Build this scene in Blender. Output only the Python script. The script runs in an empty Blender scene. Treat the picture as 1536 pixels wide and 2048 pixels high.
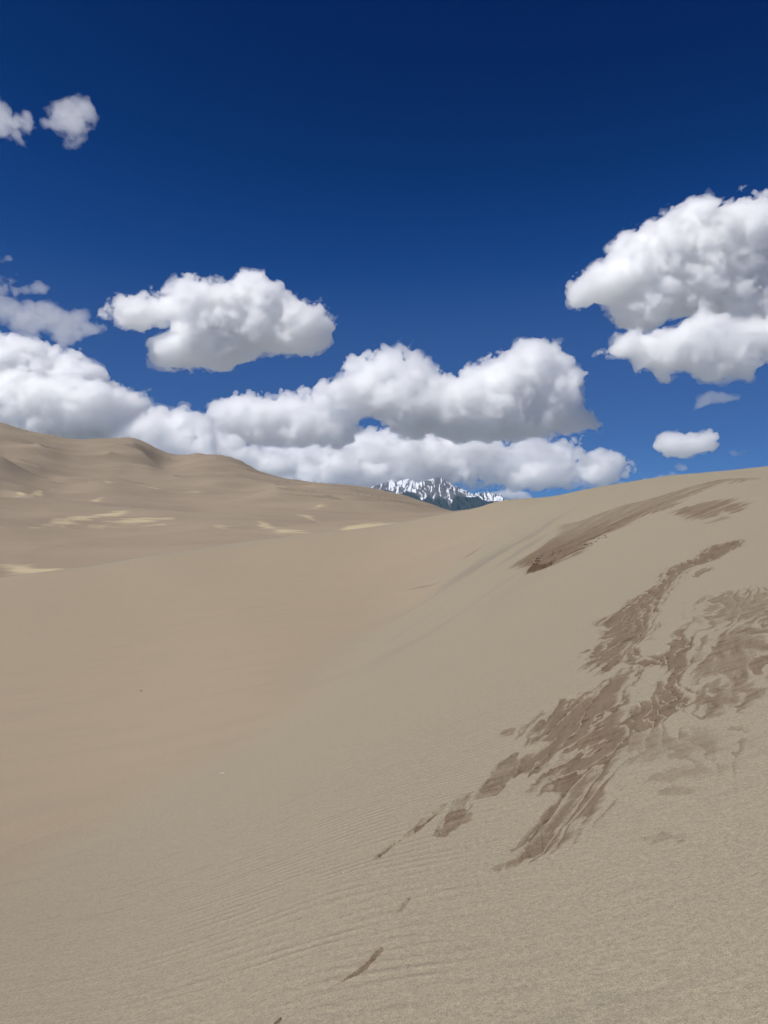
# Sand dunes under cumulus clouds, a snowy mountain behind.
import bpy, math, random
import numpy as np
import openvdb

scene = bpy.context.scene

# ------------------------------------------------------------------ camera
EYE = 1.62
W, H, FPX, YHOR = 1536.0, 2048.0, 1540.0, 1070.0      # focal length in pixels of a 1536x2048 frame
PITCH = math.atan((YHOR - H / 2) / FPX)
cam_data = bpy.data.cameras.new('camera')
cam = bpy.data.objects.new('camera', cam_data)
scene.collection.objects.link(cam)
cam.location = (0, 0, EYE)
cam.rotation_euler = (math.pi / 2 + PITCH, 0, 0)
cam_data.sensor_fit = 'HORIZONTAL'
cam_data.sensor_width = 36.0
cam_data.lens = 36.0 * FPX / W
cam_data.clip_start = 0.05
cam_data.clip_end = 200000.0
scene.camera = cam

# ------------------------------------------------------------------ sun and sky
SUN_EL, SUN_AZ = math.radians(56), math.radians(238)   # azimuth clockwise from +Y (the view direction)
SUN_DIR = np.array([math.sin(SUN_AZ) * math.cos(SUN_EL), math.cos(SUN_AZ) * math.cos(SUN_EL), math.sin(SUN_EL)])
sun_data = bpy.data.lights.new('sun', 'SUN')
sun_data.energy = 5.0
sun_data.angle = math.radians(0.6)
sun_data.color = (1.0, 0.97, 0.93)
sun = bpy.data.objects.new('sun', sun_data)
scene.collection.objects.link(sun)
from mathutils import Vector
sun.rotation_euler = Vector(SUN_DIR).to_track_quat('Z', 'Y').to_euler()

world = bpy.data.worlds.new('World')
scene.world = world
world.use_nodes = True
wn, wl = world.node_tree.nodes, world.node_tree.links
wn.clear()
sky = wn.new('ShaderNodeTexSky')
sky.sky_type = 'NISHITA'
sky.sun_disc = False
sky.sun_elevation = SUN_EL
sky.sun_rotation = SUN_AZ
sky.altitude = 6000
sky.air_density = 1.0
sky.dust_density = 0.0
sky.ozone_density = 6.0
scl = wn.new('ShaderNodeVectorMath'); scl.operation = 'SCALE'; scl.inputs['Scale'].default_value = 0.1
crv = wn.new('ShaderNodeRGBCurve')          # the deep, polarised blue of the high desert
def set_curve(c, pts):
    while len(c.points) > 2:
        c.points.remove(c.points[-1])
    c.points[0].location, c.points[1].location = pts[0], pts[-1]
    for p in pts[1:-1]:
        c.points.new(*p)
mp = crv.mapping
mp.use_clip = False
set_curve(mp.curves[0], [(0, 0), (.033, .0), (.044, .0005), (.055, .005), (.074, .026), (.118, .042), (.253, .078), (1, .14)])
set_curve(mp.curves[1], [(0, 0), (.071, .0115), (.087, .0225), (.110, .046), (.148, .084), (.234, .119), (.463, .20), (1, .32)])
set_curve(mp.curves[2], [(0, 0), (.167, .092), (.202, .128), (.252, .200), (.332, .275), (.497, .345), (.801, .47), (1, .52)])
mp.update()
scl2 = wn.new('ShaderNodeVectorMath'); scl2.operation = 'SCALE'; scl2.inputs['Scale'].default_value = 10.0
bg = wn.new('ShaderNodeBackground')
bg.inputs['Strength'].default_value = 0.1
wo = wn.new('ShaderNodeOutputWorld')
wl.new(sky.outputs[0], scl.inputs[0])
wl.new(scl.outputs[0], crv.inputs['Color'])
wl.new(crv.outputs[0], scl2.inputs[0])
wl.new(scl2.outputs[0], bg.inputs['Color'])
wl.new(bg.outputs[0], wo.inputs['Surface'])

vs = scene.view_settings
vs.view_transform = 'Standard'
vs.look = 'None'
vs.exposure = 0.0
vs.gamma = 1.0
vs.use_curve_mapping = False
scene.render.engine = 'CYCLES'
cy = scene.cycles
cy.use_denoising = True
cy.max_bounces = 36
cy.diffuse_bounces = 3
cy.volume_bounces = 36
cy.transparent_max_bounces = 64
cy.use_adaptive_sampling = True
cy.adaptive_threshold = 0.05

COL = scene.collection


def link(name, me, parent=None, mat=None, loc=None):
    o = bpy.data.objects.new(name, me)
    COL.objects.link(o)
    if parent is not None:
        o.parent = parent
    if mat is not None and me is not None:
        me.materials.append(mat)
    if loc is not None:
        o.location = loc
    return o


def tag(o, label=None, cat=None, group=None, kind=None):
    if label: o['label'] = label
    if cat: o['category'] = cat
    if group: o['group'] = group
    if kind: o['kind'] = kind
    return o


def mesh_from(name, verts, faces, smooth=True):
    """verts (n,3) and faces (m,3 or 4) numpy arrays -> mesh"""
    me = bpy.data.meshes.new(name)
    verts = np.ascontiguousarray(verts, dtype=np.float32)
    faces = np.ascontiguousarray(faces, dtype=np.int32)
    k = faces.shape[1]
    me.vertices.add(len(verts))
    me.vertices.foreach_set('co', verts.ravel())
    me.loops.add(faces.size)
    me.loops.foreach_set('vertex_index', faces.ravel())
    me.polygons.add(len(faces))
    me.polygons.foreach_set('loop_start', np.arange(0, faces.size, k, dtype=np.int32))
    me.polygons.foreach_set('loop_total', np.full(len(faces), k, dtype=np.int32))
    if smooth:
        me.polygons.foreach_set('use_smooth', np.ones(len(faces), dtype=bool))
    me.update(calc_edges=True)
    me.validate()
    return me


# ------------------------------------------------------------------ sight lines of a 1536x2048 frame as world directions
CP, SP = math.cos(PITCH), math.sin(PITCH)


def ray(px, py):
    a = (np.asarray(px, float) - W / 2) / FPX
    b = (H / 2 - np.asarray(py, float)) / FPX
    return np.stack([a, CP - SP * b, SP + CP * b], -1)      # unnormalised, forward about 1


# ------------------------------------------------------------------ noise on regular grids (random lattice, cubic B-spline)
def bspline_matrix(n, cell, lat):
    t = np.arange(n) / cell
    i = np.floor(t).astype(int)
    f = t - i
    M = np.zeros((n, lat), np.float32)
    r = np.arange(n)
    for k, w in enumerate([(1 - f) ** 3 / 6, (3 * f ** 3 - 6 * f ** 2 + 4) / 6, (-3 * f ** 3 + 3 * f ** 2 + 3 * f + 1) / 6, f ** 3 / 6]):
        M[r, i + k] += w
    return M


def grid_noise(shape, cells, rng):
    lats = [int(math.ceil(n / c)) + 4 for n, c in zip(shape, cells)]
    L = rng.standard_normal(lats).astype(np.float32)
    for ax in range(len(shape)):
        M = bspline_matrix(shape[ax], cells[ax], lats[ax])
        L = np.moveaxis(np.tensordot(M, L, axes=(1, ax)), 0, ax)
    return L / max(L.std(), 1e-6)


def poly_sdf(poly, X, Y):
    """signed distance, positive inside"""
    P = np.asarray(poly, float)
    Q = np.roll(P, -1, 0)
    best = np.full(X.shape, 1e18)
    inside = np.zeros(X.shape, bool)
    for (x0, y0), (x1, y1) in zip(P, Q):
        dx, dy = x1 - x0, y1 - y0
        t = np.clip(((X - x0) * dx + (Y - y0) * dy) / (dx * dx + dy * dy + 1e-9), 0, 1)
        best = np.minimum(best, (X - x0 - t * dx) ** 2 + (Y - y0 - t * dy) ** 2)
        if y0 != y1:
            c = ((y0 > Y) != (y1 > Y)) & (X < x0 + (Y - y0) * dx / dy)
            inside ^= c
    d = np.sqrt(best)
    return np.where(inside, d, -d)
# ------------------------------------------------------------------ the lie of the land: one smooth height function
def hash2(ix, iy, seed):
    h = (ix.astype(np.int64) * 374761393 + iy.astype(np.int64) * 668265263 + seed * 1442695041) & 0xFFFFFFFF
    h = ((h ^ (h >> 13)) * 1274126177) & 0xFFFFFFFF
    h = ((h ^ (h >> 15)) * 2246822519) & 0xFFFFFFFF
    h = h ^ (h >> 16)
    return (h & 0xFFFFFF).astype(np.float32) / float(0xFFFFFF) * 2 - 1


def vnoise(x, y, seed=0):
    ix, iy = np.floor(x), np.floor(y)
    fx, fy = (x - ix).astype(np.float32), (y - iy).astype(np.float32)
    ux, uy = fx * fx * fx * (fx * (fx * 6 - 15) + 10), fy * fy * fy * (fy * (fy * 6 - 15) + 10)
    a, b = hash2(ix, iy, seed), hash2(ix + 1, iy, seed)
    c, d = hash2(ix, iy + 1, seed), hash2(ix + 1, iy + 1, seed)
    return (a * (1 - ux) + b * ux) * (1 - uy) + (c * (1 - ux) + d * ux) * uy


def fbm(x, y, seed=0, octs=4, gain=0.5):
    s, a, t = 0, 1.0, 0
    for k in range(octs):
        s = s + a * vnoise(x * 2 ** k + 17.3 * k, y * 2 ** k - 9.1 * k, seed + k)
        t += a
        a *= gain
    return s / t


def sstep(a, b, v):
    t = np.clip((v - a) / (b - a), 0, 1)
    return t * t * (3 - 2 * t)


def az_te(px, py):
    d = ray(px, py)
    return math.atan2(d[0], d[1]), d[2] / math.hypot(d[0], d[1])


# survey of the dunes: for a bearing (frame column), the range in metres at which a frame row is met
SURVEY = {
    -520: [(6, 2048), (12, 1800), (30, 1500), (60, 1330), (140, 1215), (260, 1210), (420, 1060), (560, 1045), (900, 930), (1500, 850), (1900, 900)],
    0: [(4.3, 2048), (8.5, 1800), (13, 1660), (22, 1500), (38, 1350), (78, 1220), (150, 1157), (200, 1160), (260, 1166), (300, 1143), (360, 1090), (420, 1048), (480, 1053),
        (560, 1036), (700, 1002), (760, 990), (850, 945), (950, 915), (1050, 928), (1200, 908), (1500, 855), (1800, 900)],
    100: [(150, 1143), (260, 1158), (360, 1090), (420, 1052), (480, 1056), (560, 1037), (700, 1005), (800, 985), (900, 958), (1000, 960), (1150, 930), (1350, 895), (1500, 877), (1800, 920)],
    200: [(3.7, 2048), (5.3, 1900), (7.2, 1800), (10.5, 1680), (14, 1600), (23, 1450), (42, 1300), (92, 1180), (165, 1130), (205, 1134), (260, 1148), (300, 1130), (360, 1090), (420, 1057), (480, 1058),
          (560, 1040), (700, 1000), (800, 975), (900, 957), (1000, 961), (1200, 935), (1500, 885), (1800, 930)],
    135: [(1200, 930), (1500, 884), (1800, 925)],
    268: [(1200, 938), (1500, 885), (1800, 930)],
    325: [(1350, 935), (1500, 913), (1800, 945)],
    440: [(1500, 914), (1800, 950)],
    520: [(1500, 948), (1800, 970)],
    300: [(178, 1113), (260, 1133), (360, 1085), (420, 1060), (480, 1060), (560, 1040), (700, 1003), (900, 966), (1000, 969), (1200, 940), (1500, 899), (1800, 940)],
    400: [(185, 1099), (260, 1116), (420, 1062), (560, 1045), (700, 1010), (900, 970), (1000, 973), (1200, 945), (1500, 913), (1800, 950)],
    480: [(3.0, 2048), (3.9, 1900), (5.7, 1750), (9.5, 1600), (15, 1480), (36, 1280), (68, 1180), (118, 1120), (190, 1085), (215, 1087), (260, 1101), (420, 1065), (560, 1045), (700, 1010), (900, 973), (1000, 975),
          (1200, 950), (1500, 926), (1800, 960)],
    560: [(192, 1075), (260, 1090), (420, 1066), (560, 1045), (700, 1010), (900, 977), (1000, 978), (1500, 960), (1800, 985)],
    650: [(190, 1064), (260, 1077), (420, 1060), (560, 1045), (700, 1015), (1000, 985), (1500, 973), (1800, 995)],
    768: [(2.65, 2048), (4.4, 1700), (7.2, 1550), (12.5, 1400), (32, 1240), (48, 1180), (78, 1120), (120, 1080), (185, 1050), (215, 1052), (260, 1060), (420, 1050), (560, 1040), (700, 1022), (1000, 1002), (1500, 991), (1800, 1010)],
    870: [(4.3, 1700), (10.5, 1400), (24, 1250), (46, 1150), (68, 1100), (105, 1060), (150, 1032), (190, 1036), (260, 1045), (420, 1040), (700, 1032), (1000, 1025), (1500, 1016), (1800, 1030)],
    1000: [(2.55, 2048), (4.1, 1700), (8.3, 1400), (16.5, 1250), (29, 1150), (44, 1100), (64, 1060), (105, 1003), (140, 1012), (260, 1050), (420, 1050), (1000, 1045), (1500, 1042)],
    1152: [(2.5, 2048), (3.9, 1700), (7.3, 1400), (12.5, 1250), (21, 1150), (32, 1083), (45, 1032), (75, 984), (105, 996), (190, 1050), (420, 1055), (1500, 1045)],
    1340: [(4.6, 1550), (8.2, 1300), (14, 1160), (22, 1070), (33, 1005), (58, 952), (85, 965), (160, 1030)],
    1536: [(2.3, 2048), (3.4, 1700), (5.5, 1400), (9.5, 1200), (16, 1082), (24, 1003), (36, 948), (48, 932), (70, 955), (120, 1010), (250, 1055), (420, 1060), (1500, 1050)],
    2080: [(2.0, 2048), (4.2, 1500), (10, 1140), (20, 990), (36, 915), (55, 905), (90, 950), (250, 1050), (1500, 1050)],
}
R0 = 4.0
_c, _q, _reg = [], [], []
for col, pts in SURVEY.items():
    for r, row in pts:
        a, te = az_te(col, row)
        _c.append((a / 0.22, math.log(r + R0)))
        _q.append((EYE + r * te) / (r + R0))
        _reg.append(2e-6 if r > 140 else 3e-4 if r > 25 else 4e-3)
for a in np.radians([-50, -30, -15, 0, 15, 30, 50]):
    for r in (0.4, 1.3):
        x, y = r * math.sin(a), r * math.cos(a)
        _c.append((a / 0.22, math.log(r + R0)))
        _q.append((0.22 * x - 0.05 * y) / (r + R0))
        _reg.append(4e-3)
_c, _q = np.array(_c), np.array(_q)


def tps_k(d2):
    return 0.5 * d2 * np.log(d2 + 1e-9)


_n = len(_c)
_A = np.zeros((_n + 3, _n + 3))
_A[:_n, :_n] = tps_k(((_c[:, None] - _c[None]) ** 2).sum(-1)) + np.diag(_reg)
_A[:_n, _n] = 1
_A[:_n, _n + 1:] = _c
_A[_n:, :_n] = _A[:_n, _n:].T
_w = np.linalg.solve(_A, np.concatenate([_q, [0, 0, 0]]))


def land_smooth(x, y):
    """height of the dunes without small relief (front half)"""
    sh = x.shape
    x, y = x.ravel(), y.ravel()
    r = np.hypot(x, y)
    az = np.clip(np.arctan2(x, y), -0.85, 0.85)
    u, v = (az / 0.22).astype(np.float32), np.log(r + R0).astype(np.float32)
    out = np.full(len(r), _w[_n], np.float64) + _w[_n + 1] * u + _w[_n + 2] * v
    for i in range(0, len(r), 60000):
        sl = slice(i, i + 60000)
        d2 = (u[sl, None] - _c[None, :, 0].astype(np.float32)) ** 2 + (v[sl, None] - _c[None, :, 1].astype(np.float32)) ** 2
        out[sl] += (0.5 * d2 * np.log(d2 + 1e-9)) @ _w[:_n]
    return (out * (r + R0)).reshape(sh)


# lookup in (bearing, log range) so that many points can be asked cheaply
_LU = np.linspace(-0.86, 0.86, 600)
_LV = np.linspace(math.log(0.2 + R0), math.log(2700 + R0), 900)
_uu, _vv = np.meshgrid(_LU, _LV, indexing='ij')
_rr = np.exp(_vv) - R0
_LQ = land_smooth(_rr * np.sin(_uu), _rr * np.cos(_uu)) / (_rr + R0)

def box_blur(A, n, axis, times=3):
    for _ in range(times):
        P = np.concatenate([np.repeat(np.take(A, [0], axis), n, axis), A, np.repeat(np.take(A, [-1], axis), n, axis)], axis)
        C = np.cumsum(P, axis)
        C = np.concatenate([np.zeros_like(np.take(C, [0], axis)), C], axis)
        m = A.shape[axis]
        A = (np.take(C, np.arange(2 * n + 1, 2 * n + 1 + m), axis) - np.take(C, np.arange(m), axis)) / (2 * n + 1)
    return A


_w1 = 1 - sstep(9, 40, _rr)                      # underfoot the slope is even
_LQ = box_blur(box_blur(_LQ, 34, 0), 16, 1) * _w1 + _LQ * (1 - _w1)


def land(x, y):
    r = np.hypot(x, y)
    az = np.clip(np.arctan2(x, y), -0.85, 0.85)
    fu = (az - _LU[0]) / (_LU[1] - _LU[0])
    fv = np.clip((np.log(r + R0) - _LV[0]) / (_LV[1] - _LV[0]), 0, len(_LV) - 1.001)
    iu, iv = fu.astype(int), fv.astype(int)
    fu, fv = fu - iu, fv - iv
    q = (_LQ[iu, iv] * (1 - fu) + _LQ[iu + 1, iv] * fu) * (1 - fv) + (_LQ[iu, iv + 1] * (1 - fu) + _LQ[iu + 1, iv + 1] * fu) * fv
    return q * (r + R0)


def hit(px, py, rmax=230.0):
    """where a sight line first meets the sand: plan position"""
    a, te = az_te(px, py)
    r = np.exp(np.linspace(math.log(1.2), math.log(rmax), 4000))
    x, y = r * math.sin(a), r * math.cos(a)
    gap = EYE + r * te - land(x, y)
    k = np.argmax(gap <= 0)
    if gap[k] > 0:
        k = int(np.argmin(gap))
    return x[k], y[k]


# ------------------------------------------------------------------ damp sand where the wind has stripped the dry cover
# outlines (frame columns and rows, carried onto the sand by hit()), dampness (at the lip it also carries painted shade), relief in metres, raggedness
WET = [
    ([(1040,1129),(1049,1117),(1076,1098),(1110,1068),(1114,1053),(1164,1041),(1194,1030),(1236,1014),(1282,1003),(1324,992),(1370,978),(1408,968),(1446,960),(1484,957),(1511,958),(1484,964),(1446,967),(1415,979),(1381,994),(1354,1005),(1332,1018),(1293,1030),(1267,1041),(1236,1056),(1209,1068),(1183,1079),(1164,1095),(1148,1110),(1129,1119),(1103,1131),(1076,1140),(1053,1148),(1061,1133)], .76, 0.05, .45),
    ([(1354,1018),(1389,1009),(1431,1001),(1461,1007),(1486,1013),(1476,1022),(1446,1018),(1435,1030),(1400,1034),(1381,1026)], .6, -.02, .35),
    ([(1482,1081),(1457,1083),(1431,1091),(1408,1102),(1396,1114),(1373,1125),(1354,1129),(1335,1140),(1326,1159),(1309,1175),(1274,1194),(1255,1205),(1254,1214),(1204,1240),(1222,1248),(1220,1269),(1180,1309),(1199,1309),(1191,1327),(1217,1330),(1221,1339),(1236,1333),(1262,1282),(1281,1288),(1294,1259),(1302,1240),(1315,1219),(1326,1187),(1349,1158),(1368,1140),(1394,1132),(1421,1124),(1447,1111),(1466,1100)], .75, -.02, .22),
    ([(1386,1150),(1405,1137),(1415,1134),(1413,1142),(1397,1154)], .6, -.02, .12),
    ([(1257,1322),(1260,1309),(1267,1290),(1274,1296),(1270,1322)], .75, -.02, .06),
    ([(1262,1327),(1254,1338),(1236,1351),(1209,1370),(1183,1388),(1154,1390),(1123,1401),(1097,1427),(1077,1452),(1064,1478),(1092,1484),(1072,1499),(1030,1535),(1017,1551),(1030,1556),(1072,1530),(1077,1540),(1113,1504),(1134,1489),(1113,1540),(1097,1566),(1077,1582),(1102,1582),(1113,1603),(1092,1618),(1071,1660),(1035,1696),(1009,1727),(1030,1717),(1071,1711),(1123,1675),(1123,1652),(1180,1618),(1196,1592),(1170,1577),(1190,1540),(1227,1494),(1240,1463),(1237,1421),(1253,1380),(1278,1348),(1283,1330)], .8, -.016, .14),
    ([(1376,1248),(1360,1259),(1352,1280),(1341,1296),(1315,1306),(1281,1325),(1283,1334),(1315,1330),(1339,1335),(1341,1346),(1326,1367),(1312,1393),(1270,1409),(1265,1430),(1254,1452),(1278,1462),(1310,1454),(1341,1430),(1371,1412),(1397,1401),(1376,1391),(1357,1364),(1365,1338),(1378,1325),(1371,1301),(1376,1282),(1371,1264)], .85, -.02, .10),
    ([(1397,1200),(1434,1190),(1505,1190),(1560,1200),(1580,1237),(1500,1243),(1434,1243),(1418,1224)], .55, -.012, .35),
    ([(1442,1269),(1537,1251),(1570,1301),(1510,1296),(1510,1319),(1500,1338),(1520,1356),(1500,1375),(1513,1399),(1447,1417),(1408,1417),(1431,1364),(1429,1325)], .66, -.010, .30),
    ([(1279,1504),(1284,1473),(1325,1458),(1455,1473),(1465,1499),(1362,1504),(1310,1515)], .42, -.006, .22),
    ([(1320,1556),(1362,1535),(1429,1546),(1372,1561)], .28, 0, .2),
    ([(1330,1582),(1360,1576),(1393,1580),(1365,1586)], .35, 0, .06),
    ([(1289,1675),(1320,1671),(1367,1675),(1330,1679)], .35, 0, .05),
    ([(753,1717),(781,1691),(828,1660),(859,1629),(890,1608),(870,1629),(838,1660),(792,1686)], .85, -.014, .03),
    ([(869,1670),(890,1639),(916,1603),(937,1587),(932,1623),(942,1639),(911,1652),(890,1670)], .65, -.014, .05),
    ([(955,1595),(973,1566),(994,1530),(1030,1509),(1035,1525),(1015,1556),(994,1587)], .65, -.014, .05),
    ([(999,1471),(1015,1458),(1030,1455),(1020,1468)], .6, -.01, .04),
    ([(683,1962),(719,1933),(742,1914),(760,1894),(757,1907),(731,1935),(706,1951)], .85, -.010, .02),
    ([(795,1820),(815,1800),(812,1808),(800,1822)], .5, -.006, .015),
    ([(545,2050),(562,2036),(560,2042)], .7, -.006, .01),
    ([(800,1165),(840,1156),(880,1150),(840,1159)], .45, -.01, .08),  # thin dark crack line, drawn in the damp tone
    ([(918,1104),(935,1098),(970,1080),(940,1099)], .45, -.01, .1),  # another thin dark crack line
    ([(1053,1148),(1076,1141),(1103,1132),(1112,1121),(1088,1116),(1068,1128)], 1.35, 0.05, .12),  # broken lip: damp sand, with its shade painted in as extra darkness
    ([(1408,1047),(1446,1034),(1450,1038),(1420,1046)], .4, -.01, .15),
]


_wa, _wb = np.array(hit(1010, 1727)), np.array(hit(1262, 1327))
STRIKE = (_wb - _wa) / np.linalg.norm(_wb - _wa)          # run of the strata, up the slope
STRIKE_ANGLE = math.atan2(STRIKE[1], STRIKE[0])
_ra, _rb = np.array(hit(1090, 1110)), np.array(hit(1300, 1010))
RUN_ANGLE = math.atan2(_rb[1] - _ra[1], _rb[0] - _ra[0])


def wet_fields(x, y):
    """how far inside a bared patch a plan point lies (in units of its raggedness), how damp it is, and its relief"""
    inside = np.full(x.shape, -3.0, np.float32)
    amount = np.zeros(x.shape, np.float32)
    rel = np.zeros(x.shape, np.float32)
    d = STRIKE
    for k, (poly, amt, dz, rag) in enumerate(WET):
        P = np.array([hit(*p) for p in poly])
        lo, hi = P.min(0) - rag * 4 - .2, P.max(0) + rag * 4 + .2
        sel = (x > lo[0]) & (x < hi[0]) & (y > lo[1]) & (y < hi[1])
        if not sel.any():
            continue
        X, Y = x[sel], y[sel]
        s, t = X * d[0] + Y * d[1], -X * d[1] + Y * d[0]
        q = rag
        wx = X + q * .5 * fbm(X / (q * 4), Y / (q * 4), 11 + k, 3)
        wy = Y + q * .5 * fbm(X / (q * 4), Y / (q * 4), 31 + k, 3)
        sd = poly_sdf(P, wx, wy) / q
        sd = sd + .45 * fbm(s / (q * 4), t / (q * .9), 51 + k, 4, .6) + (.15 if rag > .06 else .4)
        if k == 0:
            sd = sd + .7 * fbm(s / 9 + 2, t / 2.2, 77, 3)
        sd = np.clip(sd, -3, .8).astype(np.float32)
        m = sstep(-.1, .4, sd)
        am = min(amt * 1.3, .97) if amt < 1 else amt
        if k == 0:                                        # the long patch dries out towards the crest
            e0, e1 = np.array(hit(1060, 1135)), np.array(hit(1420, 968))
            pr = ((X - e0[0]) * (e1 - e0)[0] + (Y - e0[1]) * (e1 - e0)[1]) / ((e1 - e0) ** 2).sum()
            am = (am * (1 - .38 * sstep(.3, .9, pr))).astype(np.float32)
            sd = (sd - .40 * sstep(.35, .75, pr)).astype(np.float32)
        amount[sel] = np.where(sd > inside[sel], am, amount[sel])
        inside[sel] = np.maximum(inside[sel], sd)
        rel[sel] += (m * dz).astype(np.float32)
        if abs(dz) > .011:
            h = fbm(s / (q * 8), t / (q * 1.5), 91 + k, 4, .55) * 3
            rel[sel] += (m * abs(dz) * .6 * (h - np.floor(h) - .5) * (1 - sstep(.8, 1., h - np.floor(h)))).astype(np.float32)
    return inside, amount, rel


FOLD = [hit(*p) for p in ((900, 1085), (830, 1160), (760, 1240), (640, 1360), (480, 1490), (300, 1580), (60, 1690))]
CREASES = [([hit(*p) for p in ((-200, 1790), (0, 1690), (140, 1640), (260, 1592), (400, 1540))], -.06, .10), ([hit(*p) for p in ((-120, 1690), (0, 1648), (120, 1610))], .02, .05)]


def relief(x, y):
    """small undulation of the sand, in metres"""
    r = np.hypot(x, y)
    near = 1 - sstep(180, 260, r)
    z = near * (.006 * fbm(x / 1.1 + 3, y / .8, 201, 3) * sstep(1, 4, r)
                + np.minimum(r / 60, 1) * .10 * fbm(x / 9, y / 6, 202, 3))
    dmin = np.full(x.shape, 1e9)                      # the fold where the near slope meets the hollow
    for (ax, ay), (bx, by) in zip(FOLD[:-1], FOLD[1:]):
        ex, ey = bx - ax, by - ay
        tt = np.clip(((x - ax) * ex + (y - ay) * ey) / (ex * ex + ey * ey), 0, 1)
        dmin = np.minimum(dmin, np.hypot(x - ax - tt * ex, y - ay - tt * ey))
    wid = .075 * r + .3
    z = z - .011 * np.minimum(r, 60) * np.exp(-(dmin / wid) ** 2)
    for pts, amp, wd in CREASES:
        d = np.full(x.shape, 1e9); sgn = np.zeros(x.shape); prog = np.zeros(x.shape)
        for i, ((ax, ay), (bx, by)) in enumerate(zip(pts[:-1], pts[1:])):
            ex, ey = bx - ax, by - ay
            L = math.hypot(ex, ey)
            tt = np.clip(((x - ax) * ex + (y - ay) * ey) / L ** 2, 0, 1)
            dd = np.hypot(x - ax - tt * ex, y - ay - tt * ey)
            s = np.sign((x - ax) * ey - (y - ay) * ex)
            prog = np.where(dd < d, (i + tt) / (len(pts) - 1), prog)
            sgn = np.where(dd < d, s * dd, sgn); d = np.minimum(d, dd)
        z = z - amp * (1 - sstep(.35, .97, prog)) * np.exp(-np.abs(sgn) / (wd * 6)) * (0.5 + 0.5 * np.tanh(sgn / wd))
    return z


def far_relief(x, y):
    r = np.hypot(x, y)
    w = sstep(250, 420, r)
    ca, sa = math.cos(.5), math.sin(.5)
    s, t = x * ca + y * sa, -x * sa + y * ca
    n1 = fbm(s / 420, t / 170, 301, 3)
    rid = 1 - np.abs(fbm(s / 330 + .4, t / 120, 305, 3))
    n2 = fbm(s / 70, t / 28, 309, 3)
    return w * ((rid ** 3 - .5) * 15 * np.minimum(r / 700, 1) + n1 * 7 + n2 * 1.3)


def polar_sheet(name, az, rr, zfun):
    A, Rr = np.meshgrid(az, rr, indexing='ij')
    x, y = Rr * np.sin(A), Rr * np.cos(A)
    z = zfun(x, y)
    na, nr = A.shape
    idx = np.arange(na * nr).reshape(na, nr)
    f = np.stack([idx[:-1, :-1], idx[1:, :-1], idx[1:, 1:], idx[:-1, 1:]], -1).reshape(-1, 4)[:, ::-1]
    return mesh_from(name, np.stack([x, y, z], -1).reshape(-1, 3), f), x.ravel(), y.ravel()


def set_attr(me, name, arr):
    at = me.attributes.new(name, 'FLOAT', 'POINT')
    at.data.foreach_set('value', np.ascontiguousarray(arr, dtype=np.float32).ravel())


# ------------------------------------------------------------------ materials
def nodes_of(name):
    m = bpy.data.materials.new(name)
    m.use_nodes = True
    nt = m.node_tree
    nt.nodes.clear()
    return m, nt


class NT:
    """terse node building"""
    def __init__(self, nt):
        self.nt = nt

    def n(self, kind, ins=None, **props):
        nd = self.nt.nodes.new(kind)
        for k, v in props.items():
            setattr(nd, k, v)
        for k, v in (ins or {}).items():
            if hasattr(v, 'is_output') or v.__class__.__name__.startswith('NodeSocket'):
                self.nt.links.new(v, nd.inputs[k])
            else:
                nd.inputs[k].default_value = v
        return nd

    def math(self, op, a, b=0.0, c=0.0, clamp=False):
        nd = self.nt.nodes.new('ShaderNodeMath')
        nd.operation = op
        nd.use_clamp = clamp
        for i, v in enumerate((a, b, c)):
            if v.__class__.__name__.startswith('NodeSocket'):
                self.nt.links.new(v, nd.inputs[i])
            else:
                nd.inputs[i].default_value = v
        return nd.outputs[0]

    def noise(self, vec, scale, detail=2, rough=.5, dist=0.0):
        return self.n('ShaderNodeTexNoise', {'Vector': vec, 'Scale': scale, 'Detail': detail, 'Roughness': rough, 'Distortion': dist}).outputs[0]

    def mix(self, f, a, b):
        nd = self.nt.nodes.new('ShaderNodeMix')
        nd.data_type = 'RGBA'
        for s, v in ((nd.inputs[0], f), (nd.inputs[6], a), (nd.inputs[7], b)):
            if v.__class__.__name__.startswith('NodeSocket'):
                self.nt.links.new(v, s)
            else:
                s.default_value = v if not isinstance(v, tuple) or len(v) == 4 else (*v, 1)
        return nd.outputs[2]

    def ramp(self, v, lo, hi):
        return self.n('ShaderNodeMapRange', {0: v, 1: lo, 2: hi, 3: 0.0, 4: 1.0}, interpolation_type='SMOOTHSTEP').outputs[0]

    def stretch(self, vec, loc=(0, 0, 0), rot=(0, 0, 0), scale=(1, 1, 1)):
        return self.n('ShaderNodeMapping', {'Vector': vec, 'Location': loc, 'Rotation': rot, 'Scale': scale}).outputs[0]


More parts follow.
